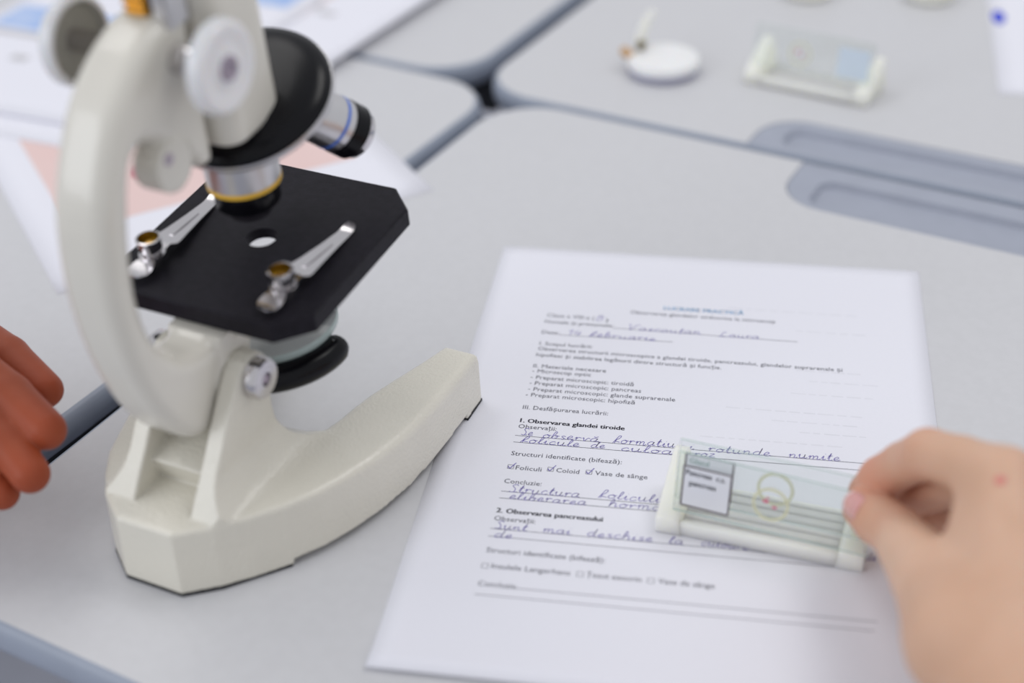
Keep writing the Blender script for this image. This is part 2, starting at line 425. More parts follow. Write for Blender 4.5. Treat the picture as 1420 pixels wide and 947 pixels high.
def base_field(x, y, z):
    outer_r = [(12.0, 0), (24, 10), (33, 20), (42, 31.5), (49, 43), (54.5, 56), (59, 71), (62, 88), (63, 105), (62.8, 122), (62.2, 140), (61.2, 156)]
    inner_r = [(44.5, 156), (40.9, 140), (36.4, 123), (33.2, 110), (31.2, 98), (30.3, 88), (28.6, 79), (24.5, 73.8), (18, 72.2)]
    lo = outer_r + inner_r
    outline = lo + [(-px * (1.12 - 0.19 * min(1, max(0, py - 5) / 40)), py) for px, py in lo[::-1]]
    d2 = poly_sdf(x[:, :, 0], y[:, :, 0], outline)[:, :, None]
    top = 30.5 - 3.5 * np.clip((y - 60) / 95, 0, 1)
    d = smax(d2 + (z - 15) * 0.03, z - top, 2.2 + 2.5 * np.clip((y - 30) / 60, 0, 1))
    d = np.maximum(d, 1.4 - z)
    arch = np.maximum(np.maximum(np.abs(y - 86) - 54, z - 3.6), -np.broadcast_to(d2, d.shape) - 9)   # sole relieved between the feet
    d = np.maximum(d, -arch)
    rear = [(10, 20), (10.3, 30), (16.5, 39), (23.5, 48.6), (30.2, 58.8), (37.5, 69), (43.5, 77)]
    front = [(47.5, 79.8), (52, 80.8), (57, 79.5), (60.5, 75.5), (61.8, 70), (60.6, 60), (60.2, 52), (61.6, 44), (65, 37), (70, 31.5), (75, 28), (75, 18)]
    prof = poly_sdf(y[0], z[0], rear + front)[None]
    xo = 20.4 + 9.0 * np.clip((46 - z) / 16.5, 0, 1.0) ** 2
    ax = np.abs(x - 0.3)
    fins = np.maximum(np.maximum(prof, 12.6 - ax), smax((ax - xo) * 0.8, d2 + 0.6, 1.0))
    kk = 0.8 + 5.0 * np.clip((y - 14) / 22, 0, 1)
    d = smin(d, fins, kk)
    gap = np.maximum(np.maximum(ax - 12.6, 30.5 - z), np.abs(y - 40) - 42)       # slot between the two cheeks
    d = np.maximum(d, -gap)
    wedge = poly_sdf(y[0], z[0], [(24.0, 41.5), (29, 28), (62, 26), (62, 34), (50, 44), (44, 47)])[None]
    return np.minimum(d, np.maximum(wedge, ax - 13.2))
b = field_mesh('base', base_field, (-67, -6, -1), (68, 161, 85), 0.66, 'cream', ms, None, 1)
b['label'] = 'textured cream cast horseshoe foot with two pivot cheeks'

def pad(pts): return prism('foot_pad', pts, 0, 0.0016, 'rubber', ms)
pad([(-.0138, -.0003), (.0124, -.0003), (.0246, .0098), (.0418, .0310), (.020, .031), (-.020, .031), (-.0415, .0310), (-.0270, .0098)])
pad([(.0626, .1405), (.0616, .1563), (.0455, .1563), (.0435, .1405)]); pad([(-.0573, .1415), (-.0565, .1555), (-.043, .1555), (-.041, .1415)])

def arm_field(x, y, z):
    pts = [(21, 139), (20.8, 128), (20.3, 110), (19.6, 96), (19.0, 85), (15.5, 81.5), (10, 84), (4.5, 90), (-1, 96.5), (-7, 103), (-14, 107.5), (-20, 105.8), (-24.5, 98.5), (-30.5, 82),
           (-34.2, 66), (-35, 54), (-34, 43), (-31, 34.5), (-24, 25), (-14, 19.5), (-4, 18), (6, 14), (9, 5), (7, -7), (0, -12.2), (-12, -15.5), (-24.5, -14.2), (-35, -3), (-42.5, 13), (-47, 32),
           (-48.8, 54), (-47.5, 75), (-42.3, 96), (-32.5, 114), (-22, 126.5), (-10, 135), (2, 140), (12, 141.5)]
    prof = poly_sdf(y[0], z[0], smooth_loop(pts, 4))[None]
    rr = 6.5; hx = 11.4
    wx, wp = np.abs(x) - hx + rr, prof + rr
    d = np.minimum(np.maximum(wx, wp), 0) + np.sqrt(np.maximum(wx, 0) ** 2 + np.maximum(wp, 0) ** 2) - rr
    boss = np.maximum(np.sqrt((y + 4.0) ** 2 + (z - 94.0) ** 2) - 9.5, np.abs(x - 6.5) - 5.7)
    d = smin(d, boss, 1.5)
    lug = np.maximum(np.sqrt(y ** 2 + z ** 2) - 11.0, np.abs(x) - 12.3)
    d = smin(d, lug, 2.0)
    br = np.maximum(np.maximum(np.abs(x) - 12.0, np.abs(y - 8) - 12), np.abs(z - 12) - 6.5)
    plate = np.maximum(np.maximum(np.abs(x) - 26, np.abs(y - 40) - 36), np.abs(z - 17.8) - 2.0)
    d = smin(smin(d, br, 4.0), plate, 3.0)
    hole = np.sqrt((y - 47.5) ** 2 + x ** 2) - 22
    return smax(d, -np.where(z < 26, hole, 9.0), 0.6)
a = field_mesh('arm', arm_field, (-29, -52, -19), (29, 80, 145), 0.85, 'cream_smooth', ms, UM)
a['label'] = 'curved cream arm with stage bracket'

# pivot screws on the cheeks
for s in (1, -1):
    mw = Matrix.Translation((0.0003 + s * 0.0206, 0.052, 0.071)) @ axis_mat((0, 0, 0), (s, 0, 0))
    sc = lathe('pivot_screw', [(0.0, 0.0), (0.0082, 0.0), (0.0082, 0.0038), (0.0074, 0.0050), (0.0028, 0.0052), (0.0024, 0.0034), (0.0, 0.0034)], 'chrome', ms, mw, 40, 40)
    sc['label'] = 'chrome pivot screw'
    lathe('screw_socket', [(0.0, 0.0036), (0.0022, 0.0036), (0.0016, 0.0046), (0.0, 0.0046)], 'violet_screw', sc, mw, 12)

# screw hole in the boss of the arm
lathe('boss_screw', [(0, 0), (0.0022, 0), (0.0020, 0.0006), (0, 0.0006)], 'violet_screw', ms, UM @ axis_mat((0.0122, -0.0070, 0.0985), (1, 0, 0)), 16)

# tube housing, rack and eyepiece
def tube_field(x, y, z):
    q = np.maximum(np.abs(x) - 17.5 + 7, np.abs(y - 38) - 16.5 + 7)
    qx, qy = np.abs(x) - 17.5 + 8, np.abs(y - 38.5) - 16.5 + 8
    d2 = np.minimum(np.maximum(qx, qy), 0) + np.sqrt(np.maximum(qx, 0) ** 2 + np.maximum(qy, 0) ** 2) - 8
    return smax(d2, np.abs(z - 144.6) - 59.6, 2.5)
field_mesh('tube_housing', tube_field, (-21, 18, 81), (21, 60, 208), 0.9, 'cream_smooth', ms, UM)
lathe('eyepiece_tube', [(0.0, 0.202), (0.0125, 0.202), (0.0125, 0.236), (0.0, 0.236)], 'gloss_black', ms, UM @ Matrix.Translation((0, 0.0425, 0)))
lathe('eyepiece', [(0.0, 0.236), (0.0165, 0.236), (0.0165, 0.252), (0.013, 0.257), (0.009, 0.257), (0.007, 0.254), (0.0, 0.254)], 'gloss_black', ms, UM @ Matrix.Translation((0, 0.0425, 0)))
rk = box('rack', -0.0042, 0.0042, 0.0085, 0.0165, 0.136, 0.176, 'brass', ms, 0.0006, 1, UM)
rk['label'] = 'brass rack behind the tube'
for k in range(12):
    box('rack_tooth', -0.0038, 0.0038, 0.0073, 0.0088, 0.1425 + k * 0.0028, 0.1437 + k * 0.0028, 'brass', rk, 0, 1, UM)
box('rack_guide', 0.0058, 0.0112, 0.0092, 0.0215, 0.136, 0.178, 'satin', ms, 0.0008, 1, UM)

# focusing knobs on a common shaft
KY, KZ = 0.0100, 0.1270
def knob(s, face):
    mw = UM @ axis_mat((0, KY, KZ), (s, 0, 0))
    k = lathe('focus_knob', [(0.0045, face - 0.0030), (0.0120, face - 0.0036), (0.0136, face - 0.0062), (0.0150, face - 0.0060), (0.0155, face - 0.0045), (0.0154, face - 0.0016),
                             (0.0145, face - 0.0004), (0.0125, face), (0.0105, face - 0.0008), (0.0060, face - 0.0010), (0.0050, face - 0.0004), (0.0, face - 0.0004)],
              'knob', ms, mw, 56, 40, mats=['knob', 'knob_shade'], seg_mat=[1, 1, 0, 0, 0, 0, 0, 0, 0, 0, 0])
    for i in range(36):
        a_ = 2 * math.pi * i / 36
        q = mw @ Matrix.Rotation(a_, 4, 'Z')
        box('grip_rib', 0.0151, 0.0158, -0.0006, 0.0006, face - 0.0054, face - 0.0018, 'knob', k, 0, 1, q)
    lathe('knob_screw', [(0.0, face - 0.0006), (0.0046, face - 0.0006), (0.0043, face + 0.0004), (0.0024, face + 0.0006), (0.0020, face - 0.0002), (0, face - 0.0002)], 'violet_screw', k, mw, 20)
    sh = lathe('knob_shaft', [(0.0052, 0.0105), (0.0052, 0.0165), (0.0044, 0.0172), (0.0040, 0.0180), (0.0040, face - 0.0028)], 'chrome', ms, mw, 32)
knob(1, 0.0318); knob(-1, 0.0345)

# revolving nosepiece
AL = math.radians(27); sA, cA = math.sin(AL), math.cos(AL)
CN = Vector((0, 0.0435, 0.104)); aN = Vector((0, sA, -cA)); e1 = Vector((0, -cA, -sA)); ex = Vector((1, 0, 0))
NW = UM @ axis_mat(CN, aN, (1, 0, 0))
NW = UM @ axis_mat((0, 0.0548, 0.0860), (0, 0.348, -0.9375), (1, 0, 0))
lathe('nosepiece_cap', [(0.0, -0.0062), (0.0200, -0.0060), (0.0275, -0.0050), (0.0312, -0.0032), (0.0328, -0.0012), (0.0331, 0.0002), (0.0, 0.0002)], 'gloss_black', ms, NW, 72, 60)
lathe('nosepiece_disc', [(0.0, 0.0002), (0.0333, 0.0002), (0.0337, 0.0012), (0.0333, 0.0026), (0.0315, 0.0042), (0.0250, 0.0085), (0.0150, 0.0120), (0.0, 0.0130)], 'satin', ms, NW, 72, 40)
def objective(phi, name, secs, ring):
    d = aN * cA + (e1 * math.cos(phi) + ex * math.sin(phi)) * sA
    mw = UM @ axis_mat(CN, d, (0, 1, 0))
    o = bpy.data.objects.new('objective_lens', None); C.objects.link(o); o.parent = ms; o['label'] = name
    for nm, prof, m_ in secs: lathe(nm, [(r * .001, h * .001) for r, h in prof], m_, o, mw, 48, 40)
    return o
objective(0, 'silver objective with yellow ring, pointing at the stage', [
    ('barrel', [(0, 24), (11.5, 24), (11.5, 28), (14.2, 28.5), (14.2, 45.6), (0, 45.6)], 'satin'),
    ('colour_ring', [(0, 45.5), (14.35, 45.5), (14.35, 47.4), (0, 47.4)], 'yellow'),
    ('grip_band', [(0, 47.3), (12.7, 47.3), (12.7, 55.6), (12.1, 56.4), (0, 56.4)], 'gloss_black'),
    ('nose', [(0, 56.3), (10.2, 56.3), (8.2, 61.4), (6.5, 62.2), (4.5, 62.0), (0, 61.8)], 'chrome')], 'yellow')
objective(math.radians(120), 'silver objective with blue ring and black band', [
    ('barrel', [(0, 27), (10, 27), (10, 32), (10.7, 33), (10.7, 52.6), (0, 52.6)], 'satin'),
    ('colour_ring', [(0, 52.5), (10.85, 52.5), (10.85, 53.8), (0, 53.8)], 'blue'),
    ('collar', [(0, 53.7), (10.7, 53.7), (10.7, 57.2), (0, 57.2)], 'satin'),
    ('grip_band', [(0, 57.1), (11.0, 57.1), (11.0, 64.0), (0, 64.0)], 'gloss_black'),
    ('nose', [(0, 63.9), (10.2, 63.9), (9.6, 67.2), (8.2, 68.6), (5.4, 68.8), (0, 68.0)], 'chrome')], 'blue')
objective(math.radians(-120), 'third objective on the far side of the nosepiece', [
    ('barrel', [(0, 27), (10, 27), (10, 32), (10.7, 33), (10.7, 46), (0, 46)], 'satin'),
    ('grip_band', [(0, 45.9), (11, 45.9), (11, 53), (0, 53)], 'gloss_black'),
    ('nose', [(0, 52.9), (10, 52.9), (8, 56), (0, 56)], 'chrome')], 'none')

# black stage with chamfered corners and a round aperture
def stage():
    x, y0, y1, c = 0.0452, -0.0006, 0.0950, 0.0118
    out = [(-x + c, y0), (x - c, y0), (x, y0 + c), (x, y1 - c), (x - c, y1), (-x + c, y1), (-x, y1 - c), (-x, y0 + c)]
    n = 32; hole = [(0.0062 * math.cos(2 * math.pi * k / n), 0.0462 + 0.0062 * math.sin(2 * math.pi * k / n)) for k in range(n)]
    # outline resampled so that it pairs with the hole loop
    ring = []
    for k in range(n):
        a_ = 2 * math.pi * k / n; d = Vector((math.cos(a_), math.sin(a_))); best = 1e9
        for i in range(8):
            p0, p1 = Vector(out[i]) - Vector((0, 0.0462)), Vector(out[(i + 1) % 8]) - Vector((0, 0.0462)); e = p1 - p0
            den = d.x * e.y - d.y * e.x
            if abs(den) < 1e-12: continue
            t = (p0.x * e.y - p0.y * e.x) / den; u = (p0.x * d.y - p0.y * d.x) / den
            if t > 0 and -1e-6 <= u <= 1 + 1e-6: best = min(best, t)
        ring.append((a_, (d.x * best, 0.0462 + d.y * best), False))
    for q in out:
        ring.append((math.atan2(q[1] - 0.0462, q[0]) % (2 * math.pi), q, True))
    ring.sort()
    zt, zb, bv = 0.028, 0.0202, 0.0008
    bm = bmesh.new()
    def loop(pts, z): return [bm.verts.new((px, py, z)) for px, py in pts]
    ro = [q[1] for q in ring]
    cen = Vector((0, 0.0462))
    ins = [tuple(cen + (Vector(q) - cen) * (1 - bv / (Vector(q) - cen).length * 1.2)) for q in ro]
    ho = [(0.0062 * math.cos(q[0]), 0.0462 + 0.0062 * math.sin(q[0])) for q in ring]
    hb = [(0.0190 * math.cos(q[0]), 0.0475 + 0.0190 * math.sin(q[0])) for q in ring]      # aperture is cut away from below
    Ls = [loop(ho, zt - 0.0046), loop(hb, zb), loop(ro, zb), loop(ro, zt - bv), loop(ins, zt), loop(ho, zt)]
    m = len(ro)
    for i in range(6):
        A, B = Ls[i], Ls[(i + 1) % 6]
        for k in range(m): bm.faces.new((A[k], A[(k + 1) % m], B[(k + 1) % m], B[k]))
    bm.transform(UM)
    o = from_bm('stage', bm, 'black', ms, 25); o['label'] = 'square black stage plate with chamfered corners'
stage()

def clip(px, ang, base_z=0.028):
    """spring clip: hub post, tapering leaf towards the front, spoon-shaped tail"""
    cw = UM @ Matrix.Translation((px, 0.0175, base_z)) @ Matrix.Rotation(ang, 4, 'Z')
    o = bpy.data.objects.new('stage_clip', None); C.objects.link(o); o.parent = ms; o['label'] = 'chrome spring stage clip'
    # leaf: rows (y, half width, z)
    def strip(nm, rows, th, m_='chrome'):
        vs, fs = [], []
        for y, w, z in rows:
            vs += [cw @ Vector(q) for q in ((-w, y, z), (w, y, z), (w, y, z + th), (-w, y, z + th))]
        for i in range(len(rows) - 1):
            for k in range(4): fs.append((i * 4 + k, i * 4 + (k + 1) % 4, i * 4 + 4 + (k + 1) % 4, i * 4 + 4 + k))
        fs.append((3, 2, 1, 0)); q = (len(rows) - 1) * 4; fs.append((q, q + 1, q + 2, q + 3))
        return mesh_obj(nm, vs, fs, m_, o, 30)
    strip('leaf', [(-.001, .0030, .0034), (.004, .0030, .0036), (.0072, .0036, .0040), (.0085, .0060, .0040), (.0105, .0060, .0037), (.018, .0049, .0027), (.030, .0037, .0014), (.040, .0030, .0004), (.0435, .0029, .0003), (.0455, .0026, .0010), (.0468, .0015, .0018)], .0007)
    strip('leaf_rib', [(.0135, .0008, .0040), (.022, .0008, .0031), (.032, .0007, .0019)], .0004)
    strip('tail', [(.002, .0030, .0034), (-.003, .0031, .0034), (-.006, .0045, .0030), (-.009, .0049, .0026), (-.0115, .0043, .0024), (-.0132, .0026, .0026), (-.0138, .0012, .0029)], .0007)
    lathe('clip_post', [(0.0, 0.0), (0.0032, 0.0), (0.0032, 0.0030), (0.0052, 0.0034), (0.0052, 0.0050), (0.0036, 0.0054), (0.0036, 0.0066), (0.0046, 0.0070), (0.0050, 0.0118), (0.0042, 0.0120), (0.0038, 0.0090), (0.0, 0.0088)],
          'chrome', o, cw, 32, 40, mats=['chrome', 'brass_in'], seg_mat=[0] * 8 + [0, 1, 1])
    lathe('post_screw', [(0, 0.0086), (0.0022, 0.0086), (0.0018, 0.0098), (0, 0.0102)], 'brass', o, cw, 16)
    return o
clip(0.0290, math.radians(-2)); clip(-0.0305, math.radians(3))

# mirror under the stage: glass disc with a black back, held in a curved black yoke
MW = UM @ Matrix.Translation((0.001, 0.0385, -0.0100)) @ Matrix.Rotation(math.radians(-4), 4, 'X') @ Matrix.Rotation(math.radians(-3), 4, 'Y')
mi = lathe('mirror', [(0.0, -0.0010), (0.0272, -0.0010), (0.0278, 0.0), (0.0278, 0.0022), (0.0272, 0.0028), (0.0, 0.0028)], 'mirror', ms, MW, 64, 40, mats=['mirror_edge', 'mirror'], seg_mat=[0, 0, 0, 0, 1])
mi['label'] = 'round mirror with pale green glass edge under the stage'
lathe('mirror_back', [(0.0, -0.0050), (0.0190, -0.0045), (0.0265, -0.0011), (0.0, -0.0011)], 'gloss_black', mi, MW, 64, 40)
arc = []
for k in range(33):
    a_ = math.radians(-172 + 180 * k / 32 ); arc.append(MW @ Vector((0.0288 * math.cos(a_), 0.0288 * math.sin(a_), -0.0062)))
yk = tube('mirror_yoke', arc, [0.0040] + [0.0060] * 31 + [0.0050], 'gloss_black', ms, 16)
yk['label'] = 'curved black mirror yoke'
for s_ in (1, -1): lathe('yoke_pivot', [(0, 0), (0.0016, 0), (0.0016, 0.006), (0, 0.006)], 'satin', yk, MW @ axis_mat((s_ * 0.0305, -0.0005, -0.0020), (-s_, 0, 0)), 12)
tube('yoke_stem', [MW @ Vector((0, -0.0288, -0.0042)), MW @ Vector((0, -0.028, 0.004)), UM @ Vector((0, 0.009, 0.006))], 0.0040, 'gloss_black', ms)

# ------------------------------------------------------------------ worksheet with print and handwriting (page frame = world frame, origin at its lower left corner)
PT = 0.00030
def sheet_mesh(w, h, lift, th=0.00022, nx=24, ny=34):
    vs, fs = [], []
    for side in (1, 0):
        for j in range(ny + 1):
            for i in range(nx + 1):
                x, y = w * i / nx, h * j / ny; vs.append((x, y, lift(x, y) + side * th + 0.00008))
    n1 = (nx + 1) * (ny + 1)
    for j in range(ny):
        for i in range(nx):
            a_ = j * (nx + 1) + i; q = (a_, a_ + 1, a_ + nx + 2, a_ + nx + 1); fs.append(q); fs.append(tuple(v + n1 for v in q[::-1]))
    rim = [i for i in range(nx)] + [nx + j * (nx + 1) for j in range(ny)] + [ny * (nx + 1) + nx - i for i in range(nx)] + [(ny - j) * (nx + 1) for j in range(ny)]
    for k in range(len(rim)):
        p0, p1 = rim[k], rim[(k + 1) % len(rim)]; fs.append((p1, p0, p0 + n1, p1 + n1))
    return vs, fs
ws = thing('worksheet', 'white worksheet with printed text and violet handwriting beside the microscope', 'paper')
vs, fs = sheet_mesh(0.210, 0.297, lambda x, y: 0.0016 * max(0.0, (0.030 - y) / 0.030) ** 2)
mesh_obj('page', vs, fs, 'paper', ws, 180)

PRINT_DATA = [
    ('LUCRARE PRACTICĂ', 86.9, 246.8, 38.2, 0.0128, 't'),
    ('Observarea glandelor endocrine la microscop', 71.2, 241.3, 69.1, 0.0031, 'n'),
    ('Clasa a VIII-a (', 31.6, 233.8, 23.0, -0.0334, 'n'),
    (')', 59.9, 232.9, 1.4, -0.0118, 'n'),
    ('Numele și prenumele:', 31.2, 228.3, 33.0, -0.0028, 'n'),
    ('Data:', 31.1, 219.1, 8.3, 0.0132, 'n'),
    ('I. Scopul lucrării:', 31.4, 209.6, 25.0, 0.0101, 'n'),
    ('Observarea structurii microscopice a glandei tiroide, pancreasului, glandelor suprarenale și', 31.4, 205.2, 139.5, -0.0008, 'n'),
    ('hipofizei și stabilirea legăturii dintre structură și funcție.', 31.3, 200.2, 85.4, -0.0027, 'n'),
    ('II. Materiale necesare', 31.3, 191.2, 33.6, 0.0056, 'n'),
    ('- Microscop optic', 31.4, 187.2, 27.0, -0.0077, 'n'),
    ('- Preparat microscopic: tiroidă', 31.5, 182.3, 46.8, 0.0091, 'n'),
    ('- Preparat microscopic: pancreas', 31.6, 177.8, 50.5, 0.0084, 'n'),
    ('- Preparat microscopic: glande suprarenale', 31.7, 173.2, 65.9, 0.0066, 'n'),
    ('- Preparat microscopic: hipofiză', 31.3, 168.8, 48.8, 0.0065, 'n'),
    ('III. Desfășurarea lucrării:', 31.5, 159.3, 37.8, 0.0154, 'n'),
    ('1. Observarea glandei tiroide', 31.9, 149.7, 45.6, 0.0164, 'b'),
    ('Observații:', 31.7, 145.5, 16.7, -0.0423, 'n'),
    ('Structuri identificate (bifează):', 31.7, 126.6, 47.0, 0.0145, 'n'),
    ('Foliculi', 35.1, 117.4, 10.9, 0.0228, 'n'),
    ('Coloid', 52.2, 117.9, 9.6, 0.0277, 'n'),
    ('Vase de sânge', 68.4, 118.2, 21.8, -0.0121, 'n'),
    ('Concluzie:', 31.8, 108.2, 15.6, 0.0306, 'n'),
    ('2. Observarea pancreasului', 31.8, 89.7, 43.0, 0.0141, 'b'),
    ('Observații:', 31.7, 84.8, 16.7, 0.0217, 'n'),
    ('Structuri identificate (bifează):', 31.9, 66.1, 46.5, 0.0151, 'n'),
    ('Insulele Langerhans', 35.5, 57.4, 30.5, -0.0021, 'n'),
    ('Țesut exocrin', 72.3, 57.5, 20.9, 0.0359, 'n'),
    ('Vase de sânge', 99.6, 57.7, 21.2, 0.0038, 'n'),
    ('Concluzie', 32.0, 47.3, 14.6, 0.0425, 'n'),
]
RULES = [
    (64.2, 227.8, 150.9, 226.8),
    (39.5, 218.9, 93.2, 219.6),
    (31.3, 140.2, 178.7, 140.2),
    (31.3, 135.6, 178.9, 135.5),
    (31.6, 102.9, 177.9, 103.1),
    (31.5, 98.6, 177.7, 98.8),
    (31.2, 79.8, 177.4, 80.5),
    (31.1, 75.3, 177.5, 75.7),
    (46.6, 47.7, 180.5, 48.5),
    (31.7, 42.6, 179.2, 43.6),
]
BOXES = [(32.9, 118.9), (49.7, 119.4), (65.8, 119.6), (32.9, 58.3), (69.8, 58.6), (96.8, 58.7)]
HAND = [
    ('B', 55.3, 233.3, 3.5, -0.0561),
    ('Vascauțan', 70.7, 227.2, 35.0, 0.0085),
    ('Laura', 114.1, 226.8, 18.9, -0.0158),
    ('14', 43.2, 219.3, 6.9, -0.0047),
    ('februarie', 53.7, 219.3, 31.4, 0.0115),
    ('Se', 33.4, 140.6, 5.3, 0.0012),
    ('observă,', 43.0, 140.0, 26.3, 0.0267),
    ('formatiu', 73.5, 140.5, 26.4, -0.0115),
    ('ni', 100.6, 140.2, 7.3, 0.0013),
    ('rotunde', 113.8, 139.8, 26.1, 0.0101),
    ('numite', 147.4, 140.2, 21.2, 0.0004),
    ('folicule', 34.2, 135.7, 25.4, 0.0065),
    ('de', 64.4, 136.0, 6.1, 0.021),
    ('culoare', 77.3, 135.7, 29.8, 0.0115),
    ('roz', 108.2, 136.0, 8.7, -0.003),
    ('Structura', 34.4, 102.8, 29.4, 0.0279),
    ('foliculi', 71.5, 103.9, 24.8, 0.0099),
    ('eliberarea', 35.5, 98.5, 31.6, 0.0237),
    ('hormoni', 76.0, 99.1, 28.1, 0.0265),
    ('Sunt', 32.5, 79.8, 13.1, 0.0231),
    ('mai', 52.0, 80.2, 11.1, 0.0039),
    ('deschise', 69.6, 80.4, 25.9, 0.0106),
    ('la', 101.7, 80.4, 5.7, 0.0107),
    ('culoare', 114.4, 80.7, 18.2, 0.0003),
    ('de', 177.1, 80.9, 4.0, -0.0358),
    ('de', 33.4, 74.8, 7.3, 0.0118),
]

class Flat:
    """collects flat print lying on a page"""
    def __init__(s): s.v, s.f = [], []
    def add(s, v, f):
        n = len(s.v); s.v += v; s.f += [tuple(n + i for i in q) for q in f]
    def stroke(s, pts, w, z):
        P = [Vector((q[0], q[1])) for q in pts]; v = []
        for i, q in enumerate(P):
            t = (P[min(i + 1, len(P) - 1)] - P[max(i - 1, 0)])
            t = t.normalized() if t.length > 1e-9 else Vector((1, 0)); nn = Vector((-t.y, t.x)) * w / 2
            v += [(q.x + nn.x, q.y + nn.y, z), (q.x - nn.x, q.y - nn.y, z)]
        s.add(v, [(2 * i, 2 * i + 1, 2 * i + 3, 2 * i + 2) for i in range(len(P) - 1)])
    def build(s, name, m, parent, mw=None):
        v = [mw @ Vector(q) for q in s.v] if mw is not None else s.v
        return mesh_obj(name, v, s.f, m, parent)

_cache = {}
def text_geo(txt):
    if txt not in _cache:
        cu = bpy.data.curves.new('t', 'FONT'); cu.body = txt; cu.size = 1.0; cu.resolution_u = 2; cu.fill_mode = 'FRONT'
        ob = bpy.data.objects.new('t', cu); C.objects.link(ob)
        dg = bpy.context.evaluated_depsgraph_get(); me = bpy.data.meshes.new_from_object(ob.evaluated_get(dg))
        v = [tuple(q.co) for q in me.vertices]; f = [tuple(p_.vertices) for p_ in me.polygons]
        bpy.data.objects.remove(ob); bpy.data.curves.remove(cu); bpy.data.meshes.remove(me)
        _cache[txt] = (v, f)
    return _cache[txt]
def put_text(fl_, txt, x, y, width, ang, size, z, dx=0.0, dy=0.0):
    v, f = text_geo(txt); x0 = min(q[0] for q in v); x1 = max(q[0] for q in v); sx = width / (x1 - x0); ca, sa = math.cos(ang), math.sin(ang)
    fl_.add([(x + dx + ((q[0] - x0) * sx) * ca - q[1] * size * sa, y + dy + ((q[0] - x0) * sx) * sa + q[1] * size * ca, z) for q in v], f)

ZT = PT + 0.00006
for txt, x, y, w, ang, k in PRINT_DATA:
    x, y, w = x * .001, y * .001, w * .001; f = Flat()
    if k == 'n': put_text(f, txt, x, y, w, 0, 0.0040, ZT); f.build('printed_line', 'ink', ws)
    else:
        for dx in (-0.00013, 0.00013): put_text(f, txt, x, y, w, 0, 0.0040, ZT, dx)
        f.build('bold_heading' if k == 'b' else 'title_line', 'ink_bold' if k == 'b' else 'ink_blue', ws)
for x0, y0, x1, y1 in RULES:
    f = Flat(); f.stroke([(x0 * .001, y0 * .001), (x1 * .001, y1 * .001)], 0.00026, ZT); f.build('ruled_line', 'ink', ws)
for x, y in BOXES:
    x, y, h_ = x * .001, y * .001, 0.00125; f = Flat()
    q = [(x - h_, y - h_), (x + h_, y - h_), (x + h_, y + h_), (x - h_, y + h_), (x - h_, y - h_)]
    for i in range(4): f.stroke(q[i:i + 2], 0.0002, ZT)
    f.build('checkbox', 'ink', ws)

